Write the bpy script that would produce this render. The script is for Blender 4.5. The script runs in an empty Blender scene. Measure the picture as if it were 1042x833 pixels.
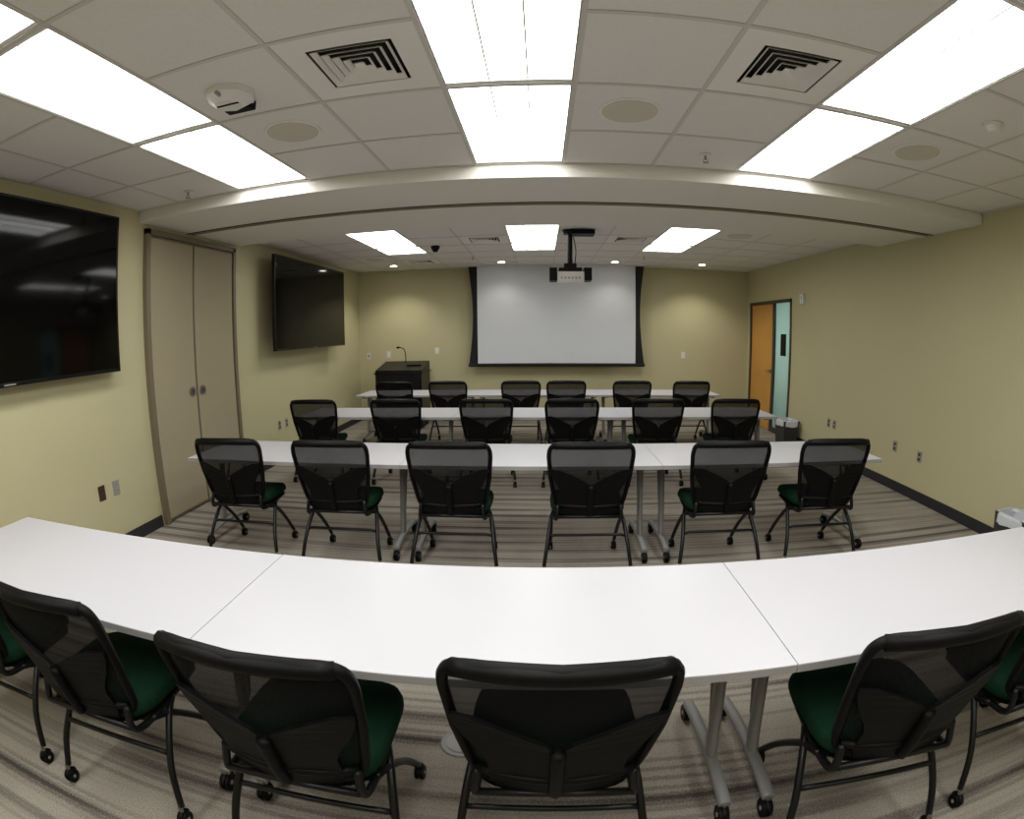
import bpy, math, random
import numpy as np
from mathutils import Matrix, Vector
random.seed(4)
scn=bpy.context.scene
scn.view_settings.view_transform='Standard'
# ------------------------------------------------------------------ camera (real fisheye action-camera lens)
F,K,YAW,PITCH,ROLL=531.4071,0.0239,0.0542,-0.1472,-0.0091
CH=1.58
cam=bpy.data.cameras.new('camera');co=bpy.data.objects.new('camera',cam);scn.collection.objects.link(co);scn.camera=co
cy,sy=math.cos(YAW),math.sin(YAW);cp,sp=math.cos(PITCH),math.sin(PITCH);cr,sr=math.cos(ROLL),math.sin(ROLL)
right=np.array([cy,sy,0]);f0=np.array([-sy,cy,0])
fw=f0*cp+np.array([0,0,1])*sp; up=-f0*sp+np.array([0,0,1])*cp
a=right*cr+up*sr; b=-right*sr+up*cr
co.matrix_world=Matrix(((a[0],b[0],-fw[0],0),(a[1],b[1],-fw[1],0),(a[2],b[2],-fw[2],CH),(0,0,0,1)))
cam.type='PANO';cam.sensor_width=36;cam.sensor_height=36*833/1042;cam.sensor_fit='HORIZONTAL'
cam.clip_start=0.01
th=np.linspace(0,1.5,300);r=F*36/1042*(th+K*th**3)
c=np.linalg.lstsq(np.stack([r,r**2,r**3,r**4],1),th,rcond=None)[0]
cam.panorama_type='FISHEYE_LENS_POLYNOMIAL';cam.fisheye_fov=math.pi
cam.fisheye_polynomial_k0=0;cam.fisheye_polynomial_k1=-float(c[0]);cam.fisheye_polynomial_k2=-float(c[1]);cam.fisheye_polynomial_k3=-float(c[2]);cam.fisheye_polynomial_k4=-float(c[3])
# ------------------------------------------------------------------ constants
XL,XR,YF,YB=-3.333,3.874,9.315,-2.6
ZC=2.755; G=.6096; X0=-.431; Y0=2.305
FX0=-.375; FY0=5.62
BY0,BY1,BZ=3.535,5.2,2.655
# ------------------------------------------------------------------ materials
def s2l(c): return tuple((x/255/12.92 if x/255<=.04045 else ((x/255+.055)/1.055)**2.4) for x in c)
def mat(name,rgb,rough=.6,metal=0,var=.06,scale=8,bump=0,bscale=200,spec=.5,detail=3,coat=0):
    m=bpy.data.materials.new(name);m.use_nodes=True;nt=m.node_tree;p=nt.nodes['Principled BSDF']
    col=s2l(rgb)
    tc=nt.nodes.new('ShaderNodeTexCoord');nz=nt.nodes.new('ShaderNodeTexNoise');nz.inputs['Scale'].default_value=scale;nz.inputs['Detail'].default_value=detail
    nt.links.new(tc.outputs['Object'],nz.inputs['Vector'])
    mx=nt.nodes.new('ShaderNodeMix');mx.data_type='RGBA'
    mx.inputs[6].default_value=(*[x*(1-var) for x in col],1);mx.inputs[7].default_value=(*[min(1,x*(1+var)) for x in col],1)
    nt.links.new(nz.outputs[0],mx.inputs[0]);nt.links.new(mx.outputs[2],p.inputs['Base Color'])
    p.inputs['Roughness'].default_value=rough;p.inputs['Metallic'].default_value=metal;p.inputs['Specular IOR Level'].default_value=spec
    p.inputs['Coat Weight'].default_value=coat
    if bump:
        n2=nt.nodes.new('ShaderNodeTexNoise');n2.inputs['Scale'].default_value=bscale;nt.links.new(tc.outputs['Object'],n2.inputs['Vector'])
        bp=nt.nodes.new('ShaderNodeBump');bp.inputs['Strength'].default_value=bump;bp.inputs['Distance'].default_value=.002
        nt.links.new(n2.outputs[0],bp.inputs['Height']);nt.links.new(bp.outputs[0],p.inputs['Normal'])
    return m
def emat(name,rgb,st):
    m=bpy.data.materials.new(name);m.use_nodes=True;p=m.node_tree.nodes['Principled BSDF']
    p.inputs['Base Color'].default_value=(.9,.9,.9,1);p.inputs['Emission Color'].default_value=(*rgb,1);p.inputs['Emission Strength'].default_value=st
    return m
LIGHT=9.4
M_wall=mat('painted_wall',(193,186,148),.55,var=.03,scale=2,bump=.15,bscale=300,spec=.3)
M_tile=mat('ceiling_tile',(228,225,222),.9,var=.05,scale=60,bump=.3,bscale=250,spec=.1)
M_grid=mat('ceiling_tbar',(234,231,227),.5,var=.01)
M_bar=mat('ceiling_tbar_gap_shade',(206,202,196),.5,var=.02)  # tee bars greyed: shadow gaps along the tile edges put into their colour
M_beam=mat('soffit_paint',(228,225,217),.7,var=.02,scale=2,spec=.2)
M_slot=mat('track_slot',(70,66,60),.5)
M_base=mat('rubber_baseboard',(40,39,43),.5,var=.1)
M_white=mat('white_plastic',(225,224,220),.4,var=.01)
M_black=mat('black_plastic',(7,7,8),.5,var=.15,scale=30,spec=.16)
M_blackm=mat('black_metal_tube',(10,10,11),.38,var=.1,spec=.32)
M_seat=mat('green_fabric',(14,42,28),.85,var=.3,scale=40,bump=.5,bscale=400,spec=.1)
M_top=mat('white_laminate',(190,189,192),.36,var=.012,scale=3,spec=.35)
M_edge=mat('grey_edge_band',(158,156,153),.5,var=.03)
M_silver=mat('silver_paint',(138,137,134),.5,metal=.2,var=.04)
M_wood=mat('maple_door',(204,150,74),.4,var=.12,scale=3,spec=.4)
M_frame=mat('bronze_door_frame',(64,56,46),.4,var=.05)
M_fabric=mat('woven_partition_fabric',(166,156,130),.85,var=.4,scale=110,bump=.6,bscale=250,spec=.1)
M_ptrim=mat('partition_trim',(118,106,86),.45,var=.05)
M_pband=mat('partition_panel',(174,165,138),.7,var=.06,scale=40)
M_chrome=mat('brushed_nickel',(150,146,138),.3,metal=.8,var=.05)
M_screen=mat('projection_fabric',(216,219,224),.9,var=.01,spec=.05)
M_scrblack=mat('screen_border',(14,14,16),.8,var=.1)
M_tv=mat('tv_glass',(4,4,5),.07,var=.1,spec=.2)
M_tvb=mat('tv_bezel',(12,12,13),.28,var=.1,spec=.3)
M_lect=mat('lectern_laminate',(10,10,12),.4,var=.2,scale=12,spec=.28)
M_liner=mat('bin_liner',(205,208,212),.35,var=.1,scale=30,bump=1,bscale=40)
M_bin=mat('bin_plastic',(50,50,52),.5)
M_brown=mat('brown_plate',(66,48,34),.4)
M_grey=mat('grey_plate',(150,148,142),.4)
M_speak=mat('speaker_grille',(206,198,184),.6,var=.2,scale=300)
M_dark=mat('duct_dark',(14,14,14),.9)
LC=(1.0,1.0,.99)
M_em=emat('fluorescent_lens',LC,LIGHT)
M_em2=emat('fluorescent_side_lens',LC,LIGHT*.8)
M_dl=emat('downlight_lamp',(1,.95,.85),18)
def glass():
    m=mat('frosted_glass',(188,214,206),.25,var=.08,scale=2);nt=m.node_tree;p=nt.nodes['Principled BSDF']
    t=nt.nodes.new('ShaderNodeBsdfTranslucent');t.inputs[0].default_value=(*s2l((204,226,220)),1);mx=nt.nodes.new('ShaderNodeMixShader');mx.inputs[0].default_value=.5
    nt.links.new(p.outputs[0],mx.inputs[1]);nt.links.new(t.outputs[0],mx.inputs[2]);nt.links.new(mx.outputs[0],nt.nodes['Material Output'].inputs[0]);return m
M_glassteal=glass()
# carpet
def carpet():
    m=bpy.data.materials.new('striped_carpet');m.use_nodes=True;nt=m.node_tree;N=nt.nodes;L=nt.links;p=N['Principled BSDF']
    tc=N.new('ShaderNodeTexCoord');sep=N.new('ShaderNodeSeparateXYZ');L.new(tc.outputs['Object'],sep.inputs[0])
    def math_(op,a,b=None):
        n=N.new('ShaderNodeMath');n.operation=op
        for i,v in enumerate((a,b)):
            if v is None: continue
            if isinstance(v,(int,float)): n.inputs[i].default_value=v
            else: L.new(v,n.inputs[i])
        return n.outputs[0]
    def noise(vec,sc,det=1):
        n=N.new('ShaderNodeTexNoise');n.inputs['Scale'].default_value=sc;n.inputs['Detail'].default_value=det;L.new(vec,n.inputs['Vector']);return n.outputs[0]
    def ramp(v,a_,b_,lo=0,hi=1):
        r=N.new('ShaderNodeMapRange');r.inputs[1].default_value=a_;r.inputs[2].default_value=b_;r.inputs[3].default_value=lo;r.inputs[4].default_value=hi;r.clamp=True;L.new(v,r.inputs[0]);return r.outputs[0]
    x,y=sep.outputs[0],sep.outputs[1]
    obj=tc.outputs['Object']
    grain=noise(obj,140,2);grain2=noise(obj,60,2)
    # tufted rows: y wobbles a little with the pile grain so that stripe edges are broken up
    yw=math_('ADD',y,math_('MULTIPLY',math_('SUBTRACT',grain2,.5),.016))
    def line(period,phase,width,soft):
        s=math_('FRACT',math_('ADD',math_('DIVIDE',yw,period),phase))
        d=math_('ABSOLUTE',math_('SUBTRACT',s,.5))
        return ramp(d,width,width+soft)          # 0 on the line, 1 off it
    def cv(kx,ky,seed):
        cb=N.new('ShaderNodeCombineXYZ');L.new(math_('MULTIPLY',x,kx),cb.inputs[0]);L.new(math_('MULTIPLY',y,ky),cb.inputs[1]);cb.inputs[2].default_value=seed;return cb.outputs[0]
    a1=ramp(noise(cv(.5,4.5,2.0),1,1),.40,.60);a2=ramp(noise(cv(.6,9,7.0),1,1),.40,.62)
    l1=math_('MULTIPLY',math_('SUBTRACT',1,line(.152,.1,.16,.10)),a1)   # broad dark bands
    l2=math_('MULTIPLY',math_('SUBTRACT',1,line(.0508,.3,.14,.14)),a2)   # narrow lines
    blotch=ramp(noise(obj,1.3,2),.3,.7,-.06,.06)
    dark=math_('ADD',math_('MULTIPLY',l1,.46),math_('MULTIPLY',l2,.32))
    f=math_('ADD',math_('SUBTRACT',.84,dark),math_('ADD',blotch,math_('MULTIPLY',math_('SUBTRACT',ramp(grain,.3,.7),.5),.38)))
    cr_=N.new('ShaderNodeValToRGB');e=cr_.color_ramp.elements
    e[0].position=.1;e[0].color=(*s2l((78,73,68)),1);e[1].position=1;e[1].color=(*s2l((170,162,149)),1)
    L.new(f,cr_.inputs[0]);L.new(cr_.outputs[0],p.inputs['Base Color']);p.inputs['Roughness'].default_value=1;p.inputs['Specular IOR Level'].default_value=.02
    bp=N.new('ShaderNodeBump');bp.inputs['Strength'].default_value=.8;bp.inputs['Distance'].default_value=.006;L.new(grain,bp.inputs['Height']);L.new(bp.outputs[0],p.inputs['Normal'])
    return m
M_carpet=carpet()
def meshmat():
    m=bpy.data.materials.new('chair_mesh_fabric');m.use_nodes=True;nt=m.node_tree;N=nt.nodes;L=nt.links;p=N['Principled BSDF'];out=N['Material Output']
    p.inputs['Base Color'].default_value=(.005,.005,.006,1);p.inputs['Roughness'].default_value=.8;p.inputs['Specular IOR Level'].default_value=.15
    tc=N.new('ShaderNodeTexCoord');sep=N.new('ShaderNodeSeparateXYZ');L.new(tc.outputs['Object'],sep.inputs[0])
    def M(op,a,b=None):
        n=N.new('ShaderNodeMath');n.operation=op
        for i,v in enumerate((a,b)):
            if v is None: continue
            if isinstance(v,(int,float)): n.inputs[i].default_value=v
            else: L.new(v,n.inputs[i])
        return n.outputs[0]
    k=2*math.pi/.010
    s=M('MULTIPLY',M('SINE',M('MULTIPLY',M('ADD',sep.outputs[0],sep.outputs[2]),k)),M('SINE',M('MULTIPLY',M('SUBTRACT',sep.outputs[0],sep.outputs[2]),k)))
    hole=M('GREATER_THAN',M('ABSOLUTE',s),.45)
    fac=M('ADD',M('MULTIPLY',hole,.30),.005)
    tr=N.new('ShaderNodeBsdfTransparent');mx=N.new('ShaderNodeMixShader')
    L.new(fac,mx.inputs[0]);L.new(p.outputs[0],mx.inputs[1]);L.new(tr.outputs[0],mx.inputs[2]);L.new(mx.outputs[0],out.inputs[0])
    return m
M_mesh=meshmat()
# ------------------------------------------------------------------ mesh builder
class MB:
    def __init__(s): s.v=[];s.f=[];s.m=[];s.sm=[];s.mats=[]
    def mi(s,m):
        if m not in s.mats: s.mats.append(m)
        return s.mats.index(m)
    def add(s,vs,fs,m,smooth=False,M=None):
        o=len(s.v);k=s.mi(m)
        for v in vs:
            v=Vector(v)
            if M is not None: v=M@v
            s.v.append(tuple(v))
        for f in fs: s.f.append([i+o for i in f]);s.m.append(k);s.sm.append(smooth)
    def box(s,x0,x1,y0,y1,z0,z1,m,M=None):
        vs=[(x0,y0,z0),(x1,y0,z0),(x1,y1,z0),(x0,y1,z0),(x0,y0,z1),(x1,y0,z1),(x1,y1,z1),(x0,y1,z1)]
        s.add(vs,[(0,3,2,1),(4,5,6,7),(0,1,5,4),(1,2,6,5),(2,3,7,6),(3,0,4,7)],m,False,M)
    def quad(s,pts,m): s.add(pts,[tuple(range(len(pts)))],m)
    def tube(s,pts,r,m,seg=8,sub=4,closed=False,flat=1.0):
        P=[Vector(p) for p in pts];Q=[]
        n=len(P)
        if sub>1 and n>2:
            rng=range(n) if closed else range(n-1)
            for i in rng:
                p1,p2=P[i],P[(i+1)%n]
                p0_=P[(i-1)%n] if closed or i>0 else p1
                p3=P[(i+2)%n] if closed or i+2<n else p2
                for k in range(sub):
                    t=k/sub
                    Q.append(.5*((2*p1)+(-p0_+p2)*t+(2*p0_-5*p1+4*p2-p3)*t*t+(-p0_+3*p1-3*p2+p3)*t**3))
            if not closed: Q.append(P[-1])
        else: Q=P
        n=len(Q);vs=[];fs=[]
        prev=None
        for i in range(n):
            if closed: T=(Q[(i+1)%n]-Q[i-1])
            else: T=(Q[min(i+1,n-1)]-Q[max(i-1,0)])
            T.normalize()
            if prev is None:
                A=Vector((0,0,1)) if abs(T.z)<.9 else Vector((1,0,0))
                U=(A-T*A.dot(T)).normalized()
            else: U=(prev-T*prev.dot(T)).normalized()
            prev=U;V=T.cross(U)
            for k in range(seg):
                an=2*math.pi*k/seg
                vs.append(Q[i]+U*math.cos(an)*r+V*math.sin(an)*r*flat)
        R=n if closed else n-1
        for i in range(R):
            for k in range(seg):
                a0=i*seg+k;a1=i*seg+(k+1)%seg;b0=((i+1)%n)*seg+k;b1=((i+1)%n)*seg+(k+1)%seg
                fs.append((a0,a1,b1,b0))
        if not closed: fs.append(tuple(range(seg))[::-1]);fs.append(tuple((n-1)*seg+k for k in range(seg)))
        s.add(vs,fs,m,True)
    def cyl(s,c0,c1,r0,r1,m,seg=20):
        c0,c1=Vector(c0),Vector(c1);T=(c1-c0).normalized();A=Vector((0,0,1)) if abs(T.z)<.9 else Vector((1,0,0))
        U=(A-T*A.dot(T)).normalized();V=T.cross(U);vs=[]
        for c_,r_ in((c0,r0),(c1,r1)):
            for k in range(seg):
                an=2*math.pi*k/seg;vs.append(c_+U*math.cos(an)*r_+V*math.sin(an)*r_)
        fs=[(k,(k+1)%seg,seg+(k+1)%seg,seg+k) for k in range(seg)]
        s.add(vs,fs,m,True)
        s.add(vs[:seg],[tuple(range(seg))[::-1]],m);s.add(vs[seg:],[tuple(range(seg))],m)
    def mesh(s,name):
        me=bpy.data.meshes.new(name);me.from_pydata(s.v,[],s.f)
        for m in s.mats: me.materials.append(m)
        me.polygons.foreach_set('material_index',s.m);me.polygons.foreach_set('use_smooth',s.sm);me.update();return me
    def obj(s,name,loc=(0,0,0),bevel=0,rot=0):
        return inst(name,s.mesh(name),loc,rot,bevel)
def inst(name,me,loc,rot=0,bevel=0):
    o=bpy.data.objects.new(name,me);o.location=loc;o.rotation_euler=(0,0,rot);scn.collection.objects.link(o)
    if bevel:
        b_=o.modifiers.new('bevel','BEVEL');b_.width=bevel;b_.segments=2;b_.limit_method='ANGLE';b_.angle_limit=math.radians(60)
    return o
# ------------------------------------------------------------------ room shell
T=.12
m=MB();m.box(XL-T,XR+2.2,YB-T,YF+T,-.1,0,M_carpet);m.obj('floor')
m=MB();m.box(XL-T,XL,YB-T,YF+T,0,ZC+.25,M_wall);m.obj('wall_left')
m=MB();m.box(XL,XR,YF,YF+T,0,ZC+.25,M_wall);m.obj('wall_front')
m=MB();m.box(XL,XR,YB-T,YB,0,ZC+.25,M_wall);m.obj('wall_back')
DY0,DY1,DZ=7.50,9.17,2.17
m=MB();m.box(XR,XR+T,YB-T,DY0,0,ZC+.25,M_wall);m.box(XR,XR+T,DY1,YF+T,0,ZC+.25,M_wall);m.box(XR,XR+T,DY0,DY1,DZ,ZC+.25,M_wall);m.obj('wall_right')
m=MB();m.box(XL-T,XR+T,YB-T,YF+T,ZC+.25,ZC+.35,M_wall);m.obj('ceiling_slab')
for n,(x0,x1,y0,y1) in {'baseboard_left':(XL,XL+.012,YB,3.58),'baseboard_left_far':(XL,XL+.012,5.1,YF),'baseboard_right':(XR-.012,XR,YB,DY0-.06),'baseboard_front':(XL+.012,XR-.012,YF-.012,YF),'baseboard_back':(XL+.012,XR-.012,YB,YB+.012)}.items():
    m=MB();m.box(x0,x1,y0,y1,0,.105,M_base);m.obj(n,bevel=.003)
# fixtures
near_fix=[(k,j) for k in (-3,0,3) for j in (0,-2,-4,-6)]   # 2 rows long each
def cells(x0,y0,ya,yb,skip):
    q=[]
    i0=math.floor((XL-x0)/G)-1;i1=math.ceil((XR-x0)/G)+1
    j0=math.floor((ya-y0)/G)-1;j1=math.ceil((yb-y0)/G)+1
    for i in range(i0,i1):
        for j in range(j0,j1):
            if (i,j) in skip: continue
            xa,xb=max(XL,x0+i*G),min(XR,x0+(i+1)*G);y_a,y_b=max(ya,y0+j*G),min(yb,y0+(j+1)*G)
            if xb-xa>.003 and y_b-y_a>.003: q.append((xa,xb,y_a,y_b))
    return q
skipN=set();
for k,j in near_fix: skipN|={(k,j),(k,j+1)}
ventN=[(-1,-1),(2,-1)];skipN|=set(ventN)
skipF=set()
for k in (-3,0,3): skipF|={(k,0),(k,1),(k,2)}
ventF=[(-1,1),(2,1),(-3,4)];skipF|=set(ventF)
m=MB()
for xa,xb,y_a,y_b in cells(X0,Y0,YB,BY0,skipN)+cells(FX0,FY0,BY1,YF,skipF):
    m.quad([(xa,y_a,ZC),(xa,y_b,ZC),(xb,y_b,ZC),(xb,y_a,ZC)],M_tile)
m.obj('ceiling')
m=MB();hw=.011
def gridbars(x0,y0,ya,yb,fix):
    i=math.ceil((XL-x0)/G)
    while x0+i*G<XR:
        x=x0+i*G;m.box(x-hw,x+hw,ya,yb,ZC-.004,ZC-.0005,M_bar);i+=1
    j=math.ceil((ya-y0)/G)
    while y0+j*G<yb-.02:
        y=y0+j*G
        segs=[(XL,XR)]
        for (k,js) in fix:
            if j in js:
                a_,b_=x0+k*G,x0+(k+1)*G;ns=[]
                for s0,s1 in segs:
                    if a_>s0 and b_<s1: ns+=[(s0,a_),(b_,s1)]
                    else: ns.append((s0,s1))
                segs=ns
        for s0,s1 in segs: m.box(s0,s1,y-hw,y+hw,ZC-.005,ZC-.001,M_bar)
        j+=1
gridbars(X0,Y0,YB,BY0,[(k,{j+1}) for k,j in near_fix])
gridbars(FX0,FY0,BY1,YF,[(k,{1}) for k in (-3,0,3)])
for (x0,x1,y0,y1) in [(XL,XL+.02,YB,BY0),(XR-.02,XR,YB,BY0),(XL,XL+.02,BY1,YF),(XR-.02,XR,BY1,YF),(XL,XR,YF-.02,YF),(XL,XR,BY0-.02,BY0),(XL,XR,BY1,BY1+.02)]:
    m.box(x0,x1,y0,y1,ZC-.006,ZC-.002,M_bar)
m.obj('trim_ceiling_grid')
# soffit with partition track
m=MB();tr=4.28
m.box(XL,XR,BY0,tr-.035,BZ,ZC+.25,M_beam);m.box(XL,XR,tr+.035,BY1,BZ,ZC+.25,M_beam)
m.box(XL,XR,tr-.035,tr+.035,BZ+.04,ZC+.25,M_slot)
m.box(XL,XR,tr-.045,tr-.033,BZ-.008,BZ+.03,M_slot);m.box(XL,XR,tr+.033,tr+.045,BZ-.008,BZ+.03,M_pband)
m.obj('trim_soffit_beam')
# troffers
def troffer(L_):
    m=MB();w=G/2-.014;l=L_/2-.014;h=.07
    m.box(-w,-w+.004,-l,l,0,h,M_white);m.box(w-.004,w,-l,l,0,h,M_white);m.box(-w,w,-l,-l+.004,0,h,M_white);m.box(-w,w,l-.004,l,0,h,M_white);m.box(-w,w,-l,l,h,h+.01,M_white)
    wi=w-.006;li=l-.012;c1=.085
    m.quad([(-c1,-li,.02),(-c1,li,.02),(c1,li,.02),(c1,-li,.02)],M_em)
    for s_ in(-1,1):
        q=[(s_*(c1+.006),-li,.022),(s_*(c1+.006),li,.022),(s_*wi,li,.012),(s_*wi,-li,.012)]
        if s_<0:q=q[::-1]
        m.quad(q,M_em2)
        m.box(s_*(c1+.003)-.004,s_*(c1+.003)+.004,-l,l,.008,.026,M_grid)
    for y in(-li,li): m.box(-w,w,y-.008,y+.008,.002,.02,M_grid)
    return m.mesh('troffer')
t4=troffer(2*G);t2=troffer(G)
for k,j in near_fix: inst('ceiling_light_panel',t4,(X0+(k+.5)*G,Y0+(j+1)*G,ZC))
for k in(-3,0,3):
    inst('ceiling_light_panel',t4,(FX0+(k+.5)*G,FY0+G,ZC));inst('ceiling_light_panel',t2,(FX0+(k+.5)*G,FY0+2.5*G,ZC))
# vents
def vent():
    m=MB();w=G/2-.012;o=.182
    for x0,x1,y0,y1 in[(-w,-o,-w,w),(o,w,-w,w),(-o,o,-w,-o),(-o,o,o,w)]: m.box(x0,x1,y0,y1,-.001,.004,M_grid)
    m.box(-w,w,-w,w,.06,.07,M_dark)
    for rr in range(4):
        M_=Matrix.Rotation(rr*math.pi/2,4,'Z');m.add([(-o,-o,.004),(o,-o,.004),(o,-o,.06),(-o,-o,.06)],[(0,1,2,3)],M_dark,False,M_)
    h=o-.015
    for k in range(5):
        a_,b_=h,h-.020
        if b_<=0: break
        for rr in range(4):
            M_=Matrix.Rotation(rr*math.pi/2,4,'Z')
            m.add([(-a_,-a_,-.004),(a_,-a_,-.004),(b_,-b_,.014),(-b_,-b_,.014),(-a_,-a_,-.001),(a_,-a_,-.001),(b_,-b_,.017),(-b_,-b_,.017)],[(0,1,2,3),(7,6,5,4),(0,4,5,1),(3,2,6,7)],M_grid,False,M_)
        h-=.036
    return m.mesh('vent')
vm=vent()
for i,j in ventN: inst('ceiling_air_diffuser',vm,(X0+(i+.5)*G,Y0+(j+.5)*G,ZC))
for i,j in ventF: inst('ceiling_air_diffuser',vm,(FX0+(i+.5)*G,FY0+(j+.5)*G,ZC))
# speakers
m=MB();m.cyl((0,0,0),(0,0,-.006),.165,.16,M_grid,40);m.cyl((0,0,-.006),(0,0,-.010),.148,.146,M_speak,40);sm=m.mesh('speaker')
for p in[(X0-1.5*G,Y0+.5*G),(X0+1.5*G,Y0+.5*G),(X0+4.5*G,Y0+.5*G),(FX0+4.5*G,FY0+.5*G),(FX0-3.5*G,FY0+3.5*G)]: inst('ceiling_speaker',sm,(p[0],p[1],ZC-.001))
# sprinklers (centred in tiles)
m=MB();m.cyl((0,0,0),(0,0,-.006),.038,.034,M_white,24);m.cyl((0,0,-.006),(0,0,-.035),.009,.007,M_chrome,10);m.cyl((0,0,-.05),(0,0,-.053),.02,.02,M_chrome,16)
m.tube([(-.012,0,-.03),(-.016,0,-.042),(-.004,0,-.051)],.002,M_chrome,6);m.tube([(.012,0,-.03),(.016,0,-.042),(.004,0,-.051)],.002,M_chrome,6);sp_=m.mesh('sprinkler')
for p in[(-2.6,3.30),(1.08,3.22),(-1.0,7.9),(1.6,7.9)]: inst('fire_sprinkler_head',sp_,(p[0],p[1],ZC-.007))
m=MB();m.cyl((0,0,0),(0,0,-.012),.062,.06,M_white,28);m.cyl((0,0,-.012),(0,0,-.045),.052,.036,M_white,28);m.obj('smoke_detector',(2.37,1.99,ZC-.001))
# occupancy sensor
m=MB();m.cyl((0,0,0),(0,0,-.03),.125,.12,M_white,8);m.cyl((0,0,-.03),(0,0,-.062),.115,.07,M_white,8);m.box(-.075,.075,.075,.125,-.052,-.005,M_black);m.cyl((.0,-.06,-.04),(.0,-.12,-.04),.012,.010,M_grey,12);m.box(-.06,.06,-.02,-.005,-.066,-.058,M_dark)
m.obj('ceiling_occupancy_sensor',(-1.40,2.03,ZC-.001),bevel=.006)
m=MB();m.cyl((0,0,0),(0,0,-.03),.06,.06,M_black,20);m.cyl((0,0,-.03),(0,0,-.08),.055,.03,M_black,20);m.obj('ceiling_dome_camera',(-1.37,6.85,ZC-.001))
# downlights
m=MB();m.cyl((0,0,0),(0,0,-.005),.085,.08,M_white,28);m.cyl((0,0,-.005),(0,0,-.007),.055,.055,M_dl,24);dl=m.mesh('downlight')
for x in(-2.45,-.62,1.25,2.75):
    inst('recessed_downlight',dl,(x,8.62,ZC-.001))
    ld=bpy.data.lights.new('downlight_beam','SPOT');ld.energy=(50 if abs(x)>2 else 12);ld.color=(1,.95,.84);ld.spot_size=math.radians(125);ld.spot_blend=.7;ld.shadow_soft_size=.05
    lo=bpy.data.objects.new('downlight_lamp',ld);lo.location=(x,8.62,ZC-.02);scn.collection.objects.link(lo)
ld=bpy.data.lights.new('corridor_lamp','AREA');ld.energy=26;ld.size=1.2;lo=bpy.data.objects.new('corridor_lamp',ld);lo.location=(XR+1.1,7.8,1.6);lo.rotation_euler=(0,math.pi/2,0);scn.collection.objects.link(lo)
# ------------------------------------------------------------------ left wall items
m=MB();y0,y1,zt=3.60,5.08,2.61;ys=4.31
m.box(0,.05,y0,y0+.05,0,zt,M_ptrim);m.box(0,.05,y1-.05,y1,0,zt,M_ptrim);m.box(0,.05,y0,y1,zt-.05,zt,M_ptrim)
for a_,b_ in((y0+.055,ys-.004),(ys+.004,y1-.055)):
    m.box(0,.03,a_,b_,.02,zt-.055,M_ptrim);m.box(.03,.036,a_+.012,b_-.012,.04,zt-.075,M_fabric)
for y in(ys-.085,ys+.085):
    m.cyl((.034,y,1.13),(.048,y,1.13),.046,.044,M_chrome,24);m.cyl((.048,y,1.13),(.050,y,1.13),.026,.026,M_slot,20)
m.obj('door_1_partition_pocket',(XL,0,0),bevel=.002)
def plate(name,loc,axis,face,md,kind):
    m=MB()
    m.box(-.036,.036,-.007,0,-.058,.058,md)
    if kind=='outlet':
        for z in(-.024,.024): m.box(-.017,.017,-.010,-.007,z-.014,z+.014,face);m.box(-.009,-.006,-.0105,-.0095,z-.004,z+.007,M_dark);m.box(.006,.009,-.0105,-.0095,z-.004,z+.007,M_dark)
    else: m.box(-.017,.017,-.011,-.007,-.034,.034,face)
    rot={'L':math.pi/2,'R':-math.pi/2,'F':0}[axis]
    m.obj(name,loc,bevel=.0015,rot=rot)
plate('wall_outlet',(XL,2.90,.50),'L',M_brown,M_brown,'outlet');plate('wall_outlet',(XL,3.07,.50),'L',M_grey,M_grey,'outlet')
plate('wall_outlet',(XL,6.05,.48),'L',M_brown,M_grey,'outlet');plate('wall_outlet',(XL,6.25,.48),'L',M_brown,M_grey,'outlet')
plate('wall_outlet',(XR,4.76,.47),'R',M_brown,M_grey,'outlet');plate('wall_outlet',(XR,4.32,.45),'R',M_brown,M_grey,'outlet')
plate('wall_outlet',(XR,6.10,.47),'R',M_brown,M_grey,'outlet');plate('wall_outlet',(XR,6.25,.47),'R',M_brown,M_grey,'outlet')
plate('light_switch',(-2.76,YF,1.22),'F',M_white,M_white,'switch');plate('light_switch',(-1.85,YF,1.27),'F',M_white,M_white,'switch');plate('light_switch',(2.61,YF,1.19),'F',M_white,M_white,'switch');plate('light_switch',(-3.15,YF,1.2),'F',M_grey,M_white,'switch')
# tvs
def tv(name,X,ya,yb,za,zb):
    m=MB();yc,zc=(ya+yb)/2,(za+zb)/2;w,h=(yb-ya)/2,(zb-za)/2;bz=.018
    m.box(-.045,-.004,-w,w,-h,h,M_tvb)
    m.box(-.004,0,-w,w,h-bz,h,M_tvb);m.box(-.004,0,-w,w,-h,-h+bz*1.4,M_tvb);m.box(-.004,0,-w,-w+bz,-h,h,M_tvb);m.box(-.004,0,w-bz,w,-h,h,M_tvb)
    m.box(-.006,-.002,-w+bz,w-bz,-h+bz*1.4,h-bz,M_tv)
    m.box(-.07,-.045,-w*.6,w*.6,-h*.6,h*.6,M_tvb)
    m.box(XL-X+.001,-.07,-.35,.35,-.04,.04,M_blackm);m.box(XL-X+.001,-.07,-.35,.35,.2,.24,M_blackm);m.box(XL-X+.001,XL-X+.02,-.4,.4,-.25,.3,M_blackm)
    m.box(-.002,.0015,-.05,.05,-h+.008,-h+.016,M_grey)
    m.obj(name,(X,yc,zc),bevel=.002)
tv('wall_television',-3.205,1.0,3.16,1.415,2.62)
tv('wall_television',-3.10,5.66,7.97,1.44,2.61)
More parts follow.
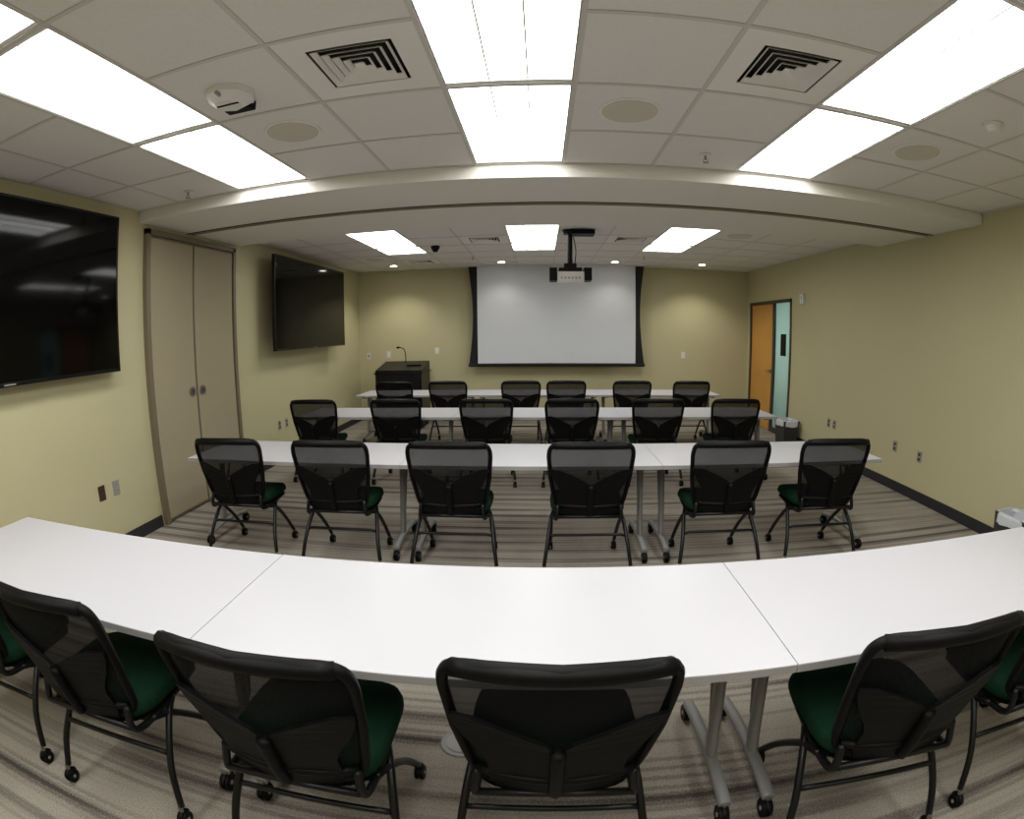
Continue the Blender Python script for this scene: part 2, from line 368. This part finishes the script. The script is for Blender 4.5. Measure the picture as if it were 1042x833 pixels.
# ------------------------------------------------------------------ projection screen
m=MB();Ys=9.08;x0,x1=-1.235,1.83;zb,zt=.985,ZC
def edge(x,s_,t): return x+s_*.075*math.sin(math.pi*t)
n=16;vs=[];fs=[]
for i in range(n+1):
    t=i/n;z=zb+.05+(zt-zb-.05)*t;vs+=[(edge(x0,1,t),Ys,z),(edge(x1,-1,t),Ys,z)]
for i in range(n): fs.append((2*i,2*i+1,2*i+3,2*i+2))
m.add(vs,fs,M_scrblack)
m.box(x0+.155,x1-.155,Ys-.003,Ys-.001,zb+.06,zt,M_screen)
m.cyl((x0-.01,Ys,zb+.03),(x1+.01,Ys,zb+.03),.028,.028,M_scrblack,16)
m.box(x0-.1,x1+.1,Ys-.07,Ys+.07,ZC-.012,ZC-.004,M_grid)
m.box(.27,.33,Ys-.032,Ys-.02,zb+.015,zb+.035,M_scrblack)
m.obj('projection_screen')
# ------------------------------------------------------------------ projector
m=MB();m.box(-.15,.15,-.12,.12,-.12,0,M_white);m.box(-.235,-.15,-.13,.10,-.10,.045,M_black);m.box(.15,.235,-.13,.10,-.10,.045,M_black)
m.box(-.13,.13,-.08,.10,0,.05,M_black);m.cyl((.03,.12,-.045),(.03,.2,-.045),.045,.05,M_black,24)
for k in range(6): m.box(-.11+k*.04,-.09+k*.04,-.123,-.119,-.08,-.06,M_grey)
m.cyl((0,0,.04),(0,0,ZC-2.26),.03,.03,M_black,16);m.box(-.07,.07,-.07,.07,.04,.10,M_black)
m.cyl((0,0,ZC-2.26-.05),(0,0,ZC-2.26-.008),.07,.09,M_black,20)
m.box(0,.28,-.10,.10,ZC-2.26-.06,ZC-2.26-.008,M_black)
m.tube([(.04,.0,.42),(.07,.03,.25),(.05,.05,.06)],.006,M_black,6)
m.obj('ceiling_projector',(.35,5.95,2.26),bevel=.008)
# ------------------------------------------------------------------ lectern
m=MB();w=.40;d=.33
m.box(-w+.04,w-.04,-d+.04,d-.04,.0,.08,M_black)
m.box(-w,w,-d,d,.08,.93,M_lect)
m.box(-w-.02,w+.02,-d-.02,d+.02,.93,.955,M_lect)
m.add([(-w,-d,.955),(w,-d,.955),(w,d,.955),(-w,d,.955),(-w,-d,.99),(w,-d,.99),(w,d,1.11),(-w,d,1.11)],[(0,3,2,1),(4,5,6,7),(0,1,5,4),(1,2,6,5),(2,3,7,6),(3,0,4,7)],M_lect)
m.box(-w+.03,-.01,-d-.012,-d,.12,.90,M_lect);m.box(.01,w-.03,-d-.012,-d,.12,.90,M_lect)
m.cyl((-.04,-d-.03,.5),(-.04,-d-.03,.62),.006,.006,M_chrome,8)
m.tube([(0,.2,1.06),(.0,.2,1.22),(-.02,.15,1.33),(-.08,.06,1.36)],.008,M_black,8);m.cyl((-.08,.06,1.36),(-.10,.02,1.355),.018,.018,M_black,12)
m.box(.08,.32,-.05,.17,1.05,1.065,M_black)
m.obj('lectern',(-2.34,8.72,0),bevel=.004)
# ------------------------------------------------------------------ door and sidelight
m=MB();fx0,fx1=XR-.015,XR+T
m.box(fx0,fx1,DY0,DY0+.05,0,DZ,M_frame);m.box(fx0,fx1,DY1-.05,DY1,0,DZ,M_frame);m.box(fx0,fx1,DY0,DY1,DZ-.05,DZ,M_frame);ymid=8.16
m.box(fx0,fx1,ymid-.025,ymid+.025,0,DZ-.05,M_frame);m.box(fx0,fx1,DY0+.05,ymid-.025,0,.08,M_frame)
m.obj('trim_door_frame',bevel=.003)
m=MB();m.box(XR+.01,XR+.055,ymid+.028,DY1-.053,.008,DZ-.053,M_wood)
m.cyl((XR-.02,ymid+.10,1.0),(XR+.01,ymid+.10,1.0),.028,.028,M_chrome,18);m.tube([(XR-.035,ymid+.10,1.0),(XR-.04,ymid+.14,1.0),(XR-.04,ymid+.22,1.0)],.009,M_chrome,8);m.cyl((XR-.035,ymid+.10,1.0),(XR-.01,ymid+.1,1.0),.01,.01,M_chrome,10)
m.obj('door_2')
m=MB();m.box(XR+.03,XR+.04,DY0+.05,ymid-.025,.08,DZ-.05,M_glassteal);m.obj('window_1')
m=MB();m.box(XR+.018,XR+.029,7.74,7.93,1.27,1.62,M_black);m.obj('room_sign',bevel=.005)
m=MB();m.box(-.045,0,-.055,.055,-.07,.07,M_white);m.cyl((-.045,0,.02),(-.065,0,.02),.03,.022,M_white,20);m.obj('fire_alarm_strobe',(XR,7.11,2.14),bevel=.004)
# bins
def binm(w,d,h):
    m=MB();t=.82
    vb=[(-w*t,-d*t),(w*t,-d*t),(w*t,d*t),(-w*t,d*t)];vt=[(-w,-d),(w,-d),(w,d),(-w,d)]
    m.add([(x,y,0) for x,y in vb]+[(x,y,h) for x,y in vt],[(3,2,1,0)]+[(i,(i+1)%4,4+(i+1)%4,4+i) for i in range(4)],M_bin)
    m.add([(x*.97,y*.97,.02) for x,y in vb]+[(x*.97,y*.97,h) for x,y in vt],[(0,1,2,3)]+[(4+i,4+(i+1)%4,(i+1)%4,i) for i in range(4)],M_liner)
    N=40;vs=[];fs=[]
    for i in range(N):
        a_=2*math.pi*i/N;cx,sx_=math.cos(a_),math.sin(a_);e=.35
        x=math.copysign(abs(cx)**e,cx);y=math.copysign(abs(sx_)**e,sx_)
        k=1.0+.03*random.random();dz=.07+.03*random.random()
        vs+=[(x*w*.96,y*d*.96,h-.03),(x*w*1.01,y*d*1.01,h+.008),(x*w*(k+.02),y*d*(k+.02),h-.02),(x*w*k*.995,y*d*k*.995,h-dz)]
    for i in range(N):
        j=(i+1)%N
        for q in range(3): fs.append((4*i+q,4*j+q,4*j+q+1,4*i+q+1))
    m.add(vs,fs,M_liner,True)
    return m.mesh('bin')
b1=binm(.13,.17,.36)
inst('waste_bin',b1,(3.69,7.16,0));inst('waste_bin',b1,(3.70,2.74,0))
# floor box
m=MB();m.cyl((0,0,0),(0,0,.006),.085,.08,M_silver,32);m.cyl((0,0,.006),(0,0,.009),.06,.06,M_grey,32);m.obj('floor_outlet_cover',(-.30,1.58,0))
# ------------------------------------------------------------------ table
TW,TD,TZ=1.745,.69,.72
def caster(m,x,y,r,hood=M_black,top=None):
    top=top or 2*r+.03
    for s_ in(-1,1): m.cyl((x+s_*.004,y,r),(x+s_*.017,y,r),r,r*.94,M_black,16)
    m.cyl((x-.019,y,r),(x+.019,y,r),r*.25,r*.25,M_grey,8)
    n=8;pts=[]
    for i in range(n+1):
        an=math.pi*i/n;pts.append((x,y+math.cos(an)*(r*1.02),r+math.sin(an)*(r*1.02)))
    m.tube(pts[1:n],.007,hood,6,1,flat=1.6)
    m.cyl((x,y,2*r-.002),(x,y,top),.009,.009,M_chrome,10)
m=MB()
m.box(-TW/2+.001,TW/2-.001,0,TD,TZ-.028,TZ-.002,M_edge);m.box(-TW/2+.0015,TW/2-.0015,.001,TD-.001,TZ-.002,TZ,M_top)
for s_ in(-1,1):
    x=s_*(TW/2-.08)
    m.tube([(x,.36,TZ-.05),(x,.345,.5),(x,.31,.28),(x,.27,.11)],.021,M_silver,12,4,flat=1.5)
    m.tube([(x,.50,TZ-.05),(x,.47,.58),(x,.40,.40),(x,.34,.25)],.012,M_silver,10,4)
    m.tube([(x,.05,.09),(x,.16,.108),(x,.32,.118),(x,.50,.108),(x,.62,.09)],.019,M_silver,12,4,flat=1.3)
    caster(m,x,.05,.038,top=.09);caster(m,x,.62,.038,top=.09)
    m.box(x-.03,x+.03,.12,.56,TZ-.055,TZ-.028,M_black)
m.box(-TW/2+.08,TW/2-.08,.33,.37,TZ-.075,TZ-.04,M_blackm)
tm=m.mesh('table')
rows=[(1.095,-1.035+TW/2),(3.281,-.06),(5.25,-.03),(7.15,-.03)]
for ri,(yr,xc) in enumerate(rows):
    for k in(-1,0,1): inst('training_table',tm,(xc+k*TW,yr,0),bevel=.001)
# ------------------------------------------------------------------ chair
def S(u,v,off=0):
    z=.455+.455*v+.012*(1-u*u)*(v-.3)
    hwd=.207+.055*math.sin(min(1,v*1.1)*math.pi/2)
    y=-.205-.02*v-.085*v*v-.02*math.sin(math.pi*v)+.045*u*u-off
    return (u*hwd,y,z)
def loop(n=40,e=6.0,sc=1.0):
    L_=[]
    for i in range(n):
        a_=2*math.pi*i/n;cx,sx_=math.cos(a_),math.sin(a_)
        L_.append((sc*math.copysign(abs(cx)**(2/e),cx),sc*math.copysign(abs(sx_)**(2/e),sx_)))
    return L_
m=MB()
lp=loop(56,9)
m.tube([S(u,(w+1)/2) for u,w in lp],.014,M_black,8,1,closed=True,flat=1.25)
m.tube([S(u,.975,.004) for u in np.linspace(-.90,.90,14)],.022,M_black,8,1,flat=1.0)
vs=[S(0,.5)];fs=[];NR=7
for k in range(1,NR+1):
    for u,w in lp: vs.append(S(u*k/NR*.99,(w*k/NR*.99+1)/2))
n=len(lp)
for i in range(n): fs.append((0,1+i,1+(i+1)%n))
for k in range(NR-1):
    for i in range(n): fs.append((1+k*n+i,1+(k+1)*n+i,1+(k+1)*n+(i+1)%n,1+k*n+(i+1)%n))
m.add(vs,fs,M_mesh,True)
# rear lumbar/spine bracket
def plate_(outer,inner,off,th_):
    vs=[];fs=[]
    for s_ in(-1,1):
        o=len(vs)
        for (v,wo,wi) in zip(VV,outer,inner):
            hwd=S(1,v)[0]
            for ww in(wi,wo):
                for of in(off,off+th_):
                    u=s_*ww/hwd;vs.append(S(u,v,of))
        for i in range(len(VV)-1):
            q=o+4*i
            for A_,B_ in((0,1),(1,3),(3,2),(2,0)): fs.append((q+A_,q+B_,q+4+B_,q+4+A_))
        fs.append((o,o+1,o+3,o+2));e_=o+4*(len(VV)-1);fs.append((e_,e_+1,e_+3,e_+2))
    m.add(vs,fs,M_black,False)
VV=[-.03,.05,.15,.25,.33,.40,.47,.54,.60,.64]
plate_([.15,.165,.17,.17,.185,.205,.225,.24,.25,.252],[0,0,0,0,0,.0,.03,.09,.15,.20],.014,.014)
m.tube([S(0,.0,.03),S(0,.2,.036),S(0,.42,.03)],.02,M_black,8,4)
m.tube([S(u,.10,.018) for u in np.linspace(-.95,.95,9)],.014,M_black,8,1)
# seat
def slab(cy_,hx,hy,z0,z1,mt,e=4,edge_=.02,dome=.0):
    lp_=loop(36,e);rings=[(z0,.96),(z0+edge_*.4,1.0),(z1-edge_,1.0),(z1-edge_*.3,.975),(z1,.93),(z1+dome,.5)]
    vs=[];fs=[];n=len(lp_)
    for z,sc in rings:
        for u,w in lp_: vs.append((u*hx*sc,cy_+w*hy*sc,z-(.02*max(0,w)**3 if z>z0 else 0)))
    for k in range(len(rings)-1):
        for i in range(n): fs.append((k*n+i,k*n+(i+1)%n,(k+1)*n+(i+1)%n,(k+1)*n+i))
    fs.append(tuple(range(n))[::-1]);fs.append(tuple((len(rings)-1)*n+i for i in range(n)))
    m.add(vs,fs,mt,True)
slab(.03,.230,.225,.405,.43,M_black);slab(.03,.245,.235,.43,.488,M_seat,edge_=.03,dome=.006)
for s_ in(-1,1):
    m.tube([(s_*.20,.20,.395),(s_*.215,.0,.395),(s_*.215,-.15,.395),(s_*.208,-.21,.42),(s_*.20,-.195,.50)],.013,M_blackm,8,4)
    m.tube([(s_*.215,.02,.395),(s_*.24,-.06,.36),(s_*.265,-.17,.22),(s_*.285,-.225,.08)],.0135,M_blackm,8,4)
    m.tube([(s_*.215,-.12,.395),(s_*.235,-.03,.36),(s_*.235,.12,.22),(s_*.235,.235,.08)],.0135,M_blackm,8,4)
    caster(m,s_*.285,-.235,.030,top=.085);caster(m,s_*.235,.245,.030,top=.085)
m.tube([(-.258,-.14,.26),(-.22,-.15,.275),(.22,-.15,.275),(.258,-.14,.26)],.010,M_blackm,8,1)
m.tube([(-.215,-.12,.39),(.215,-.12,.39)],.012,M_blackm,8,1);m.tube([(-.21,.10,.39),(.21,.10,.39)],.012,M_blackm,8,1)
m.tube([(-.205,-.215,.425),(.205,-.215,.425)],.012,M_blackm,8,1)
cm=m.mesh('chair')
ch=[(-2.24,1.15,.05),(-1.48,1.15,.04),(-.66,1.13,.0),(.05,1.185,0),(1.07,1.145,-.08),(1.82,1.16,-.05)]
ch+=[(x,3.35,r_) for x,r_ in((-2.17,.06),(-1.365,.03),(-.565,.0),(.315,0),(1.225,-.02),(2.02,-.06))]
ch+=[(x,5.40,r_) for x,r_ in((-2.42,.05),(-1.48,0),(-.54,0),(.32,0),(1.20,0),(2.05,-.04))]
ch+=[(x,7.33,r_) for x,r_ in((-2.04,0),(-1.27,0),(-.26,0),(.36,0),(1.27,0),(2.12,0))]
for x,y,r_ in ch: inst('mesh_back_chair',cm,(x,y,0),r_)
# world
w=bpy.data.worlds.new('world');scn.world=w;w.use_nodes=True;w.node_tree.nodes['Background'].inputs[0].default_value=(.05,.05,.05,1);w.node_tree.nodes['Background'].inputs[1].default_value=.1
